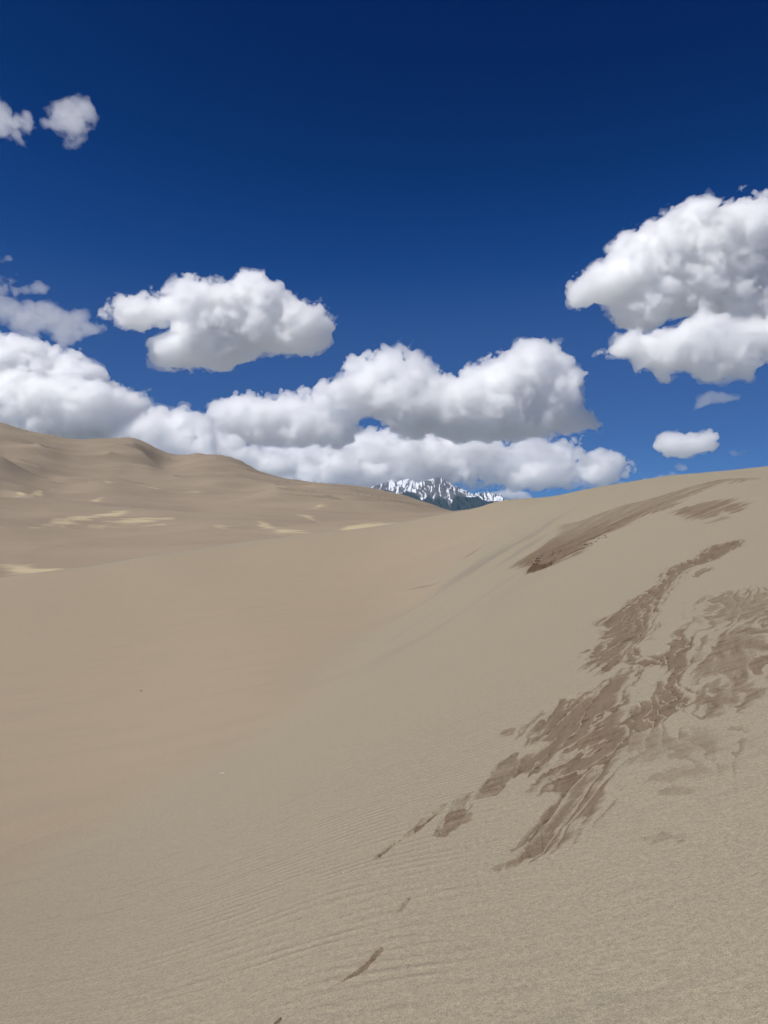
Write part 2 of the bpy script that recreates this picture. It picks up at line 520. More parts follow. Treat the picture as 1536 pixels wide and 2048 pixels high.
def sand_material():
    m, nt = nodes_of('dune_sand')
    T = NT(nt)
    pos = T.n('ShaderNodeTexCoord').outputs['Object']
    att = lambda nme: T.n('ShaderNodeAttribute', attribute_name=nme).outputs['Fac']
    bared, amount, dark, warm, ripz = att('bared'), att('damp'), att('dark_grain'), att('warm'), att('ripple')
    flat = T.stretch(pos, scale=(1, 1, 0))
    lay = T.stretch(flat, rot=(0, 0, -STRIKE_ANGLE))          # x now runs along the strata
    mid = T.noise(T.stretch(flat, rot=(0, 0, .35), scale=(.25, .9, .3)), 1.0, 4, .55)
    fine = T.noise(flat, 13.0, 4, .65)
    lump = T.noise(flat, 46.0, 2, .6)
    grain = T.noise(pos, 170.0, 1.5, .7)
    grain2 = T.noise(pos, 430.0, 0, .5)
    # dry sand: warmer buff left of the trough, greyer on the right slope
    col = T.mix(warm, (0.260, 0.224, 0.160, 1), (0.283, 0.227, 0.159, 1))
    col = T.mix(T.math('MULTIPLY', T.ramp(mid, .42, .75), .40), col, (0.251, 0.207, 0.153, 1))
    # dark mineral grain gathered in streaks, plus short dark ripple dashes
    col = T.mix(T.math('MULTIPLY', dark, .6), col, (.135, .122, .112, 1))
    # bared damp layers: thin beds that end in a clean step down the slope and fade under drifted sand the other way
    ser = T.noise(T.stretch(lay, scale=(1.0, 7, 1)), 1.0, 6, .60)
    lay2 = T.stretch(flat, rot=(0, 0, -RUN_ANGLE))            # the higher patches are combed along the crest
    ser2 = T.noise(T.stretch(lay2, scale=(.34, 3.6, 1)), 1.0, 7, .72)
    away = T.ramp(T.n('ShaderNodeVectorMath', {0: flat}, operation='LENGTH').outputs['Value'], 15.0, 20.0)
    fmix = lambda a, b: T.n('ShaderNodeMix', {0: away, 2: a, 3: b}, data_type='FLOAT').outputs[0]
    ser = fmix(ser, ser2)
    wind = T.noise(T.stretch(flat, rot=(0, 0, .06), scale=(1.3, 13, 1)), 1.0, 5, .62)
    wind = fmix(wind, T.noise(T.stretch(lay2, loc=(2, 7, 0), scale=(.20, 2.4, 1)), 1.0, 7, .72))
    fld = T.noise(T.stretch(lay, loc=(3, 1, 0), scale=(.55, 1.5, 1)), 1.0, 5, .56, .4)
    ly = T.n('ShaderNodeSeparateXYZ', {0: lay}).outputs[1]
    hh = T.math('ADD', T.math('MULTIPLY', ly, 4.6), T.math('MULTIPLY', fld, 8.5))
    saw = fmix(T.math('FRACT', hh), .55)
    v = T.math('ADD', T.math('MULTIPLY', bared, fmix(1.0, .6)), T.math('MULTIPLY', T.math('SUBTRACT', ser, .5), fmix(2.0, 3.6)))
    v = T.math('ADD', v, T.math('MULTIPLY', T.math('SUBTRACT', wind, .50), 1.2))
    v = T.math('ADD', v, T.math('MULTIPLY', T.math('SUBTRACT', saw, .40), 1.0))
    edge = T.ramp(v, -.22, .42)
    drift = T.n('ShaderNodeMapRange', {0: wind, 1: .38, 2: .66, 3: 1.0, 4: .50}).outputs[0]
    bed = T.n('ShaderNodeMapRange', {0: saw, 1: .0, 2: .75, 3: .55, 4: 1.0}).outputs[0]
    bed = fmix(bed, 1.0)
    drift = fmix(drift, T.n('ShaderNodeMapRange', {0: ser, 1: .36, 2: .60, 3: .35, 4: 1.0}).outputs[0])
    cover = T.math('MAXIMUM', T.math('MULTIPLY', drift, bed), T.math('MULTIPLY', T.ramp(amount, .90, 1.0), .9))
    damp = T.math('MULTIPLY', T.math('MULTIPLY', edge, cover), amount)
    # a thin pale crust stands along each step
    brk = T.noise(T.stretch(lay, loc=(5, 3, 0), scale=(1.6, 4, 1)), 1.0, 3, .6)
    wdt = T.n('ShaderNodeMapRange', {0: brk, 1: .36, 2: .64, 3: .0, 4: .24}).outputs[0]
    line = T.math('MULTIPLY', T.math('GREATER_THAN', T.math('ADD', saw, wdt), 1.0), T.ramp(v, .0, .5))
    line = T.math('MULTIPLY', line, T.ramp(amount, .78, .96))
    wetc = T.mix(T.ramp(T.noise(T.stretch(lay, scale=(2, 9, 1)), 1.0, 5, .65), .35, .68), (.092, .057, .035, 1), (.136, .089, .056, 1))
    col = T.mix(T.math('MINIMUM', damp, 1.0), col, wetc)
    col = T.mix(T.math('SUBTRACT', amount, 1.05, clamp=True), col, (.01, .008, .006, 1))  # shade on the face of the lip, painted near black
    col = T.mix(T.math('MULTIPLY', line, .85), col, (0.263, 0.222, 0.158, 1))
    gr = T.math('ADD', T.math('MULTIPLY', grain, .55), T.math('MULTIPLY', grain2, .45))
    g = T.n('ShaderNodeMapRange', {0: gr, 1: .30, 2: .70, 3: .66, 4: 1.34}).outputs[0]
    g2 = T.n('ShaderNodeMapRange', {0: lump, 1: .25, 2: .75, 3: .84, 4: 1.16}).outputs[0]
    g3 = T.n('ShaderNodeMapRange', {0: fine, 1: .3, 2: .7, 3: .95, 4: 1.05}).outputs[0]
    g = T.math('MULTIPLY', T.math('MULTIPLY', g, g2), g3)
    sc = T.n('ShaderNodeVectorMath', {0: col}, operation='SCALE')
    nt.links.new(g, sc.inputs['Scale'])
    # wind ripples, a hand apart
    rp = T.stretch(flat, rot=(0, 0, .20))
    warp = T.noise(T.stretch(rp, scale=(.7, 1.1, 1)), 1.0, 3, .5)
    sy = T.n('ShaderNodeSeparateXYZ', {0: rp}).outputs[1]
    ph = T.math('ADD', T.math('MULTIPLY', sy, 66.0), T.math('MULTIPLY', warp, 22.0))
    sn = T.math('SINE', ph)
    sn = T.math('POWER', T.math('MULTIPLY_ADD', sn, .5, .5), 1.6)
    msk = T.math('MULTIPLY', T.ramp(T.noise(T.stretch(rp, scale=(2.0, 4.5, 1)), 1.0, 3, .65), .36, .62), ripz)
    msk = T.math('MULTIPLY', msk, T.math('SUBTRACT', 1.0, edge))
    h = T.math('MULTIPLY', T.math('MULTIPLY', sn, msk), .0068)
    ir = T.noise(T.stretch(rp, scale=(5, 19, 1)), 1.0, 3, .6)
    h = T.math('ADD', h, T.math('MULTIPLY', ir, .006))
    h = T.math('ADD', h, T.math('MULTIPLY', grain, .0022))
    h = T.math('ADD', h, T.math('MULTIPLY', lump, .0035))
    h = T.math('ADD', h, T.math('MULTIPLY', fine, .006))
    h = T.math('ADD', h, T.math('MULTIPLY', T.math('MULTIPLY', edge, saw), T.math('MULTIPLY', amount, -.012)))
    h = T.math('ADD', h, T.math('MULTIPLY', line, .006))
    bump = T.n('ShaderNodeBump', {'Height': h, 'Strength': 1.0, 'Distance': 1.0}).outputs[0]
    bs = T.n('ShaderNodeBsdfPrincipled', {'Base Color': sc.outputs[0], 'Roughness': .95, 'Normal': bump, 'Specular IOR Level': .12})
    T.n('ShaderNodeOutputMaterial', {'Surface': bs.outputs[0]})
    return m


def far_sand_material():
    m, nt = nodes_of('far_dune_sand')
    T = NT(nt)
    pos = T.n('ShaderNodeTexCoord').outputs['Object']
    dsd = T.n('ShaderNodeAttribute', attribute_name='dry').outputs['Fac']
    stk = T.noise(T.stretch(pos, rot=(0, 0, .15), scale=(.018, .11, .35)), 1.0, 6, .66)
    dry = T.math('MULTIPLY', T.ramp(T.math('ADD', dsd, T.math('MULTIPLY', T.math('SUBTRACT', stk, .44), 5.0)), -.1, 1.2), .8)
    n1 = T.noise(T.stretch(pos, rot=(0, 0, .4), scale=(.006, .02, .02)), 1.0, 5, .6)
    n2 = T.noise(T.stretch(pos, rot=(0, 0, -.3), scale=(.03, .10, .06)), 1.0, 4, .6)
    col = T.mix(T.ramp(n1, .3, .7), (.246, .198, .147, 1), (.272, .222, .162, 1))
    col = T.mix(T.math('MULTIPLY', T.ramp(n2, .5, .75), .35), col, (0.196, 0.161, 0.124, 1))
    col = T.mix(dry, col, (0.435, 0.365, 0.235, 1))
    b = T.n('ShaderNodeBump', {'Height': n2, 'Strength': .5, 'Distance': 1.2}).outputs[0]
    bs = T.n('ShaderNodeBsdfPrincipled', {'Base Color': col, 'Roughness': 1.0, 'Normal': b, 'Specular IOR Level': .05})
    T.n('ShaderNodeOutputMaterial', {'Surface': bs.outputs[0]})
    return m


# ------------------------------------------------------------------ the ground underfoot, out to the crest of this dune
def spaced(parts):
    return np.unique(np.concatenate([np.linspace(a, b, n) for a, b, n in parts]))


AZ = np.radians(spaced([(-180, -48, 34), (-48, -31, 40), (-31, 0, 190), (0, 29, 380), (29, 48, 40), (48, 180, 34)]))
RR = np.exp(spaced([(math.log(.25), math.log(1.6), 30), (math.log(1.6), math.log(2.3), 60), (math.log(2.3), math.log(32), 620), (math.log(32), math.log(232), 170)]))


def front_weight(x, y):
    return sstep(-.9, -.6, np.cos(np.arctan2(x, y)))


STATE = {}


def ground_z(x, y):
    z = land(x, y) + relief(x, y)
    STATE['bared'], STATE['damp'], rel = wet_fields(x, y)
    z = z + rel
    return z


me, gx, gy = polar_sheet('ground', AZ, RR, ground_z)
set_attr(me, 'bared', STATE['bared'])
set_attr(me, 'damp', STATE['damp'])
# grey mineral grain: trails down the lee of the bared patch and along the trough
d1 = np.array(hit(1114, 1060)) - np.array(hit(860, 1225))
d1 /= np.linalg.norm(d1)
s_, t_ = gx * d1[0] + gy * d1[1], -gx * d1[1] + gy * d1[0]
dg = sstep(.05, .55, fbm(s_ / 16, t_ / 2.2, 401, 4, .6))
band = poly_sdf(np.array([hit(*p) for p in [(760, 1290), (860, 1200), (960, 1110), (1100, 1045), (1290, 990), (1500, 945), (1536, 960), (1330, 1020), (1180, 1085), (1080, 1140), (960, 1190), (860, 1260)]]), gx, gy)
dark = np.clip(dg * sstep(-6, 5, band) * .95, 0, 1)
zone = poly_sdf(np.array([hit(*p) for p in [(150, 2040), (330, 1850), (480, 1680), (640, 1540), (800, 1430), (1000, 1340), (1110, 1300), (1180, 1330), (1060, 1500), (960, 1700), (1000, 1900), (900, 2047), (600, 2047)]]), gx, gy)
set_attr(me, 'ripple', .18 + .82 * sstep(-.8, 1.2, zone / np.maximum(.35, np.hypot(gx, gy) * .12) + 0 * gx))
wz = poly_sdf(np.array([hit(*p) for p in [(-300, 2047), (60, 1720), (300, 1560), (480, 1480), (640, 1360), (760, 1235), (860, 1130), (960, 1040), (868, 1036), (700, 1060), (400, 1105), (-300, 1200)]]), gx, gy)
set_attr(me, 'warm', sstep(-1, 1, (wz + .1 * np.hypot(gx, gy) * fbm(gx / 6, gy / 6, 451, 3)) / np.maximum(.8, np.hypot(gx, gy) * .12)))
rip = sstep(.25, .6, fbm(gx * 2.6, gy * 11, 431, 3, .6)) * sstep(-.1, .4, fbm(gx / 2.2, gy / 2.2, 441, 2)) * (1 - sstep(6, 14, np.hypot(gx, gy)))  # short dark dashes across the near sand
set_attr(me, 'dark_grain', np.maximum(dark, rip * .30))
MAT_SAND = sand_material()
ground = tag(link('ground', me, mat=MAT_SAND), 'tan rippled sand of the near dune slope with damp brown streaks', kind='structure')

# ------------------------------------------------------------------ the dunes beyond the hollow
FAZ = np.radians(spaced([(-52, -30, 40), (-30, 9, 480), (9, 52, 50)]))
FRR = np.exp(spaced([(math.log(214), math.log(1560), 450), (math.log(1560), math.log(2600), 30)]))


def far_z(x, y):
    r = np.hypot(x, y)
    z = land(x, y) + far_relief(x, y)
    az = np.abs(np.arctan2(x, y))
    z = z - 4.0 * (1 - sstep(214, 236, r))
    out = sstep(1700, 2600, r)
    return z * (1 - out) - 60 * out


DRY = [
    ([(25,990),(60,982),(105,980),(95,986),(50,993)], .8), ([(80,956),(180,957),(232,966),(215,968),(175,960),(90,959)], .8),
    ([(265,968),(300,974),(330,977),(300,977)], .7), ([(370,984),(412,982),(395,987)], 1), ([(180,1000),(205,995),(205,1003),(185,1005)], .8),
    ([(60,1055),(120,1040),(200,1028),(265,1020),(255,1030),(180,1043),(130,1055)], .8), ([(185,1052),(240,1044),(290,1036),(345,1034),(350,1040),(300,1044),(240,1050)], .9),
    ([(280,1050),(335,1046),(330,1052)], .8), ([(412,1052),(440,1050),(470,1060),(430,1058)], .9), ([(420,1058),(470,1062),(540,1066),(480,1064)], .8),
    ([(508,1036),(530,1045),(560,1058),(620,1067),(560,1066),(535,1058)], 1), ([(590,1028),(625,1032),(680,1045),(640,1044)], .7), ([(606,1018),(640,1008),(655,1014),(620,1020)], .5),
    ([(680,1066),(690,1052),(730,1046),(800,1045),(760,1058)], 1), ([(0,1152),(0,1128),(60,1128),(130,1137),(80,1148)], .55), ([(130,1140),(250,1120),(270,1124),(150,1142)], .4),
]


def far_hit(px, py):
    a, te = az_te(px, py)
    r = np.linspace(225, 1600, 3000)
    x, y = r * math.sin(a), r * math.cos(a)
    gap = EYE + r * te - (land(x, y) + far_relief(x, y))
    k = int(np.argmax(gap <= 0))
    if gap[k] > 0:
        k = int(np.argmin(gap))
    return x[k], y[k]


me, fx, fy = polar_sheet('hills', FAZ, FRR, far_z)
dry = np.full(fx.shape, -4.0, np.float32)
for k, (poly, amt) in enumerate(DRY):
    P = np.array([far_hit(*p) for p in poly])
    lo, hi = P.min(0) - 30, P.max(0) + 30
    sel = (fx > lo[0]) & (fx < hi[0]) & (fy > lo[1]) & (fy < hi[1])
    X, Y = fx[sel], fy[sel]
    sd = np.clip(poly_sdf(P, X, Y) / 6 + .8 * fbm(X / 14, Y / 45, 501 + k, 3, .6), -4, .9) - .8 * (1 - amt)
    dry[sel] = np.maximum(dry[sel], sd)
set_attr(me, 'dry', dry)
MAT_FAR = far_sand_material()
hills = tag(link('hills', me, mat=MAT_FAR), 'tall brown dune ridge with pale sand streaks beyond the hollow', kind='structure')

# scrub plain that carries on to the horizon, low behind the dunes
pm, pt = nodes_of('scrub_plain')
T = NT(pt)
pc = T.n('ShaderNodeTexCoord').outputs['Object']
c = T.mix(T.noise(pc, .0012, 5, .6), (.22, .22, .205, 1), (.29, .285, .26, 1))
T.n('ShaderNodeOutputMaterial', {'Surface': T.n('ShaderNodeBsdfPrincipled', {'Base Color': c, 'Roughness': 1.0}).outputs[0]})
ring_a = np.linspace(-math.pi, math.pi, 97)
me, _, _ = polar_sheet('terrain', ring_a, np.array([90, 400, 1500, 3000, 8000, 20000, 45000, 90000.]), lambda x, y: np.full(x.shape, -72.0) + 45 * sstep(600, 200, np.hypot(x, y)) * 0)
terrain = tag(link('terrain', me, mat=pm), 'dark scrub plain stretching away behind the dunes', kind='structure')
# ------------------------------------------------------------------ the snowy mountain, 14 km off
MD = 14000.0
MS = MD / FPX                       # metres per frame pixel out there
RIDGES = [   # (column, row, depth) chains; depth in pixels, away from the viewer; fall = steepness of the flanks
    ([(640, 1020, -30), (700, 993, -20), (730, 980, -10), (746, 973, 0), (772, 963.5, 0), (781, 959.5, 0), (792, 964, 8), (803, 959.5, 14), (815, 957.5, 20), (828, 962, 17), (840, 966, 8), (856, 960, 0), (868, 956, -3), (881, 955, -5)], .62),
    ([(881, 955, -5), (892, 963, -10), (906, 973, -18), (922, 982, -26), (938, 991, -34), (960, 999, -50), (1000, 1012, -80), (1040, 1028, -110)], .62),
    ([(781, 960, 0), (797, 972, -25), (812, 983, -50), (835, 997, -80), (865, 1014, -115), (900, 1034, -150)], .66),
    ([(746, 977, 0), (757, 990, -40), (772, 1008, -80)], .7),
    ([(772, 966, 0), (780, 980, -35), (795, 1000, -75), (815, 1022, -110)], .7),
    ([(862, 959, 0), (858, 975, -30), (866, 990, -60), (880, 1010, -100)], .72),
    ([(881, 955, -5), (884, 975, -40), (897, 992, -75), (915, 1016, -120)], .72),
    ([(846, 961, 5), (840, 978, -28), (842, 992, -50)], .75),
    ([(922, 982, -26), (925, 996, -60), (940, 1016, -110)], .7),
    ([(960, 999, -50), (975, 1012, -90), (990, 1028, -130)], .7),
    ([(915, 996, 140), (935, 990, 140), (958, 987.5, 140), (978, 986.5, 135), (996, 987, 130), (1010, 993, 125), (1026, 1002, 118), (1050, 1016, 110), (1090, 1040, 100)], .5),
    ([(978, 986.5, 135), (985, 1000, 100), (990, 1015, 60)], .6),
]
mx = np.arange(620, 1110, 1.0)
md = np.concatenate([np.arange(-230, 30, 1.4), np.arange(30, 240, 5.0)])
MX, MDp = np.meshgrid(mx, md, indexing='ij')
wX = MX + 5 * fbm(MX / 40, MDp / 40, 601, 3)
wD = MDp + 5 * fbm(MX / 40, MDp / 40, 611, 3)
mz = np.full(MX.shape, -30.0)
for chain, fall in RIDGES:
    for (xa, ya, da), (xb, yb, db) in zip(chain[:-1], chain[1:]):
        ex, ed = xb - xa, db - da
        t = np.clip(((wX - xa) * ex + (wD - da) * ed) / (ex * ex + ed * ed), 0, 1)
        dist = np.sqrt((wX - xa - t * ex) ** 2 + (wD - da - t * ed) ** 2)
        hz = YHOR - (ya + (yb - ya) * t)
        hz = hz * (1 + (da + (db - da) * t) / FPX)        # keep the row when set nearer or farther
        v = hz - fall * dist * (1 - .0012 * dist)
        k = 2.5
        h_ = np.clip(.5 + .5 * (mz - v) / k, 0, 1)
        mz = v + (mz - v) * h_ + k * h_ * (1 - h_)
rib = 1 - np.abs(fbm(MX / 16 + MDp / 60, MDp / 55, 621, 4, .6)) * 2
rib2 = 1 - np.abs(fbm(MX / 7.5 - MDp / 40, MDp / 22, 625, 3, .6)) * 2
hrel = np.clip(mz / 110, 0, 1)
flank = sstep(1.0, .80, hrel)
mz = mz + (rib - .5) * 6.0 * flank + (rib2 - .5) * 1.8 * (.35 + .65 * flank) + fbm(MX / 4, MDp / 4, 629, 3) * .8 * flank
mz = np.minimum(mz, 117)
# snow lies high up, in the gullies and on the smooth dome; forest below
up = np.array([0, 0, 1.0])
ma, _ = az_te(870, YHOR)
mf = np.array([math.sin(ma), math.cos(ma), 0]); mr = np.array([mf[1], -mf[0], 0])
nx_, nd_ = MX.shape
blur = mz.copy()
for _ in range(5):
    blur[1:-1, 1:-1] = (blur[:-2, 1:-1] + blur[2:, 1:-1] + blur[1:-1, :-2] + blur[1:-1, 2:] + blur[1:-1, 1:-1]) / 5
gully = blur - mz                                        # positive in hollows
gx_, gd_ = np.gradient(mz, mx, md)
row = YHOR - mz / (1 + MDp / FPX)
LX = [700, 735, 750, 762, 766, 771, 785, 795, 799, 804, 815, 830, 838, 846, 852, 860, 866, 873, 880, 893, 898, 903, 912, 925, 938, 948, 955, 975, 1000, 1060]
LY = [970, 981, 984, 981, 996, 981, 979, 992, 1004, 988, 982, 984, 990, 1000, 996, 988, 1002, 992, 993, 1000, 1014, 996, 989, 992, 991, 993, 985, 980, 978, 976]
back = sstep(60, 100, MDp)
sline = np.interp(MX + 2.5 * fbm(MX / 6, MDp / 12, 641, 3), LX, LY)
high = sstep(2.5, -2.5, row - sline - 3 * fbm(MX / 5, MDp / 9, 643, 3))
high = high * (1 - back) + back * sstep(1008, 1000, row)
# bare rock ribs: combed down the fall line, most of them on the right hand summit
comb = 1 - np.abs(fbm(MX / 5.2 + 2.5 * fbm(MX / 30, MDp / 40, 645, 2), MDp / 95, 647, 4, .6)) * 2.4
amount = .30 + .62 * np.exp(-((MX - 884) / 27) ** 2) + .42 * np.exp(-((MX - 765) / 16) ** 2) + .25 * np.exp(-((MX - 850) / 10) ** 2) + .25 * np.exp(-((MX - 920) / 14) ** 2) - .3 * np.exp(-((MX - 815) / 16) ** 2)
amount = amount * (1 - back) + .40 * back
ribs = sstep(-.12, .12, comb - .72 + amount * .75 - gully * .12)
snow = high * (1 - ribs)
snow = np.maximum(snow, .9 * np.exp(-((MX - 939) / 13) ** 2) * np.exp(-((row - 993) / 2.0) ** 2))
forest = sstep(-3, 6, row - sline)
mverts = ((MX - 870) * MS)[..., None] * mr + (MDp * MS)[..., None] * mf + (mz * MS)[..., None] * up
idx = np.arange(nx_ * nd_).reshape(nx_, nd_)
mfaces = np.stack([idx[:-1, :-1], idx[1:, :-1], idx[1:, 1:], idx[:-1, 1:]], -1).reshape(-1, 4)
me = mesh_from('mountain', mverts.reshape(-1, 3), mfaces)
set_attr(me, 'snow', snow)
set_attr(me, 'forest', forest)
mm, mt = nodes_of('alpine_rock_and_snow')
T = NT(mt)
pc = T.n('ShaderNodeTexCoord').outputs['Object']
s_a = T.n('ShaderNodeAttribute', attribute_name='snow').outputs['Fac']
f_a = T.n('ShaderNodeAttribute', attribute_name='forest').outputs['Fac']
nz_ = T.noise(pc, .02, 4, .65)
rock = T.mix(nz_, (.070, .068, .068, 1), (.15, .145, .14, 1))
wood = T.mix(T.noise(pc, .05, 3, .7), (.018, .024, .022, 1), (.045, .052, .045, 1))
c = T.mix(f_a, rock, wood)
sn = T.ramp(T.math('ADD', s_a, T.math('MULTIPLY', T.math('SUBTRACT', nz_, .5), .4)), .25, .75)
c = T.mix(sn, c, (.66, .68, .72, 1))
T.n('ShaderNodeOutputMaterial', {'Surface': T.n('ShaderNodeBsdfPrincipled', {'Base Color': c, 'Roughness': .95, 'Specular IOR Level': .1}).outputs[0]})
hd_ = ray(870, YHOR); hd_ = hd_ / math.hypot(hd_[0], hd_[1])
mountain = tag(link('mountain', me, mat=mm, loc=(hd_[0] * MD, hd_[1] * MD, EYE)), 'snow streaked mountain with dark forested foot between the dunes', kind='structure')
# ------------------------------------------------------------------ small loose things lying on the sand
def chunk_mesh(name, seed, flat=.6):
    rng = np.random.default_rng(seed)
    bm_v, faces = [], []
    import bmesh
    bm = bmesh.new()
    bmesh.ops.create_icosphere(bm, subdivisions=2, radius=.5)
    cuts = rng.normal(size=(7, 3))
    cuts /= np.linalg.norm(cuts, axis=1)[:, None]
    lim = rng.uniform(.26, .42, 7)
    for v in bm.verts:
        p = np.array(v.co)
        for c, l in zip(cuts, lim):                       # broken faces
            d_ = p @ c
            if d_ > l:
                p = p - c * (d_ - l) * .9
        p = p * np.array([1, .8, flat]) * (1 + rng.uniform(-.05, .05))
        v.co = p
    me = bpy.data.meshes.new(name)
    bm.to_mesh(me)
    bm.free()
    return me


def stone_mat(name, a, b, scale=40):
    m, nt = nodes_of(name)
    T = NT(nt)
    pc = T.n('ShaderNodeTexCoord').outputs['Object']
    nz = T.noise(pc, scale, 4, .65)
    c = T.mix(nz, a, b)
    bp = T.n('ShaderNodeBump', {'Height': nz, 'Strength': .6, 'Distance': .02}).outputs[0]
    T.n('ShaderNodeOutputMaterial', {'Surface': T.n('ShaderNodeBsdfPrincipled', {'Base Color': c, 'Roughness': .95, 'Normal': bp, 'Specular IOR Level': .1}).outputs[0]})
    return m


def sand_height(x, y):
    x, y = np.atleast_1d(np.asarray(x, float)), np.atleast_1d(np.asarray(y, float))
    return ground_z(x, y)


M_CLOD = stone_mat('damp_sand_crust', (.13, .10, .07, 1), (.25, .20, .145, 1), 6)
M_DARK = stone_mat('dark_stone', (.03, .028, .026, 1), (.07, .06, .055, 1))
M_PALE = stone_mat('bleached_wood', (.55, .50, .42, 1), (.75, .71, .62, 1))
clods = [chunk_mesh('sand_clod', 900 + i, .55) for i in range(5)]
for c in clods:
    c.materials.append(M_CLOD)
rng = np.random.default_rng(77)
spots = []
for i in range(34):                                       # the crumbled lip of the bared ledge
    t = rng.random()
    spots.append((1063 + 58 * t + rng.normal(0, 4), 1133 - 26 * t + rng.normal(0, 5), rng.uniform(.07, .17)))
for i in range(16):                                       # bits along its lower rim
    t = rng.random()
    spots.append((1112 + 100 * t + rng.normal(0, 2), 1126 - 56 * t + rng.normal(0, 3), rng.uniform(.05, .12)))
xy = np.array([hit(a, b) for a, b, _ in spots])
zz = sand_height(xy[:, 0], xy[:, 1])
for i, (a, b, s) in enumerate(spots):
    o = bpy.data.objects.new('sand_clod', clods[i % 5])
    COL.objects.link(o)
    o.location = (xy[i, 0], xy[i, 1], zz[i] + s * .10)
    o.scale = (s * rng.uniform(.8, 1.4), s, s)
    o.rotation_euler = (rng.uniform(-.3, .3), rng.uniform(-.3, .3), rng.uniform(0, 6.28))
    if i < 34:
        tag(o, 'crumbled clod of damp sand crust at the tip of the darkest bared patch', 'sand clod', 'sand clods at the broken tip of the dark patch')
    else:
        tag(o, 'small sand clod along the lower rim of the darkest bared patch', 'sand clod', 'sand clods along the rim of the dark patch')

for px, py, s, mat, nm, lab in (
        (282, 1382, .06, M_DARK, 'pebble', 'tiny dark pebble alone on the smooth tan hollow'),
        (450, 1302, .045, M_DARK, 'pebble', 'tiny dark pebble high in the hollow, above the white scrap'),
        (1137, 1698, .012, M_PALE, 'pebble', 'tiny white pebble right of the main damp patch tip'),
        (687, 1748, .012, M_PALE, 'pebble', 'tiny white pebble below the long thin damp sliver')):
    x, y = hit(px, py)
    me = chunk_mesh(nm, int(px), .7)
    me.materials.append(mat)
    o = bpy.data.objects.new(nm, me)
    COL.objects.link(o)
    o.location = (x, y, float(sand_height(x, y)[0]) + s * .15)
    o.scale = (s, s, s)
    tag(o, lab, 'pebble')
# a bleached scrap of twig: a bent, tapering stick with a fork
import bmesh
bm = bmesh.new()
def stick(bm, pts, rad):
    rings = []
    for (x, y, z), r in zip(pts, rad):
        rings.append([bm.verts.new((x, y + r * math.cos(k * math.pi / 3), z + r * math.sin(k * math.pi / 3))) for k in range(6)])
    for A, Bq in zip(rings[:-1], rings[1:]):
        for k in range(6):
            bm.faces.new((A[k], A[(k + 1) % 6], Bq[(k + 1) % 6], Bq[k]))
    bm.faces.new(rings[0][::-1]); bm.faces.new(rings[-1])
stick(bm, [(-.04, 0, .006), (-.015, .004, .016), (.012, .0, .014), (.04, -.006, .005)], [.004, .006, .006, .003])
stick(bm, [(.010, .0, .014), (.022, .012, .022), (.034, .022, .03)], [.004, .003, .002])
bmesh.ops.recalc_face_normals(bm, faces=bm.faces)
me = bpy.data.meshes.new('twig'); bm.to_mesh(me); bm.free()
me.materials.append(M_PALE)
x, y = hit(445, 1542)
tag(link('twig', me, loc=(x, y, float(sand_height(x, y)[0]))), 'small bleached white twig scrap lying on the sandy slope', 'twig')
# ------------------------------------------------------------------ clouds: closed meshes filled with scattering droplets
CLOUD_MATS = {}
TOT = [0]


def cloud_mat(density):
    key = round(density, 6)
    if key not in CLOUD_MATS:
        m = bpy.data.materials.new('cloud_droplets')
        m.use_nodes = True
        n = m.node_tree.nodes
        n.clear()
        v = n.new('ShaderNodeVolumePrincipled')
        v.inputs['Color'].default_value = (1, 1, 1, 1)
        v.inputs['Density'].default_value = density
        v.inputs['Anisotropy'].default_value = 0.6
        o = n.new('ShaderNodeOutputMaterial')
        m.node_tree.links.new(v.outputs[0], o.inputs['Volume'])
        CLOUD_MATS[key] = m
    return CLOUD_MATS[key]


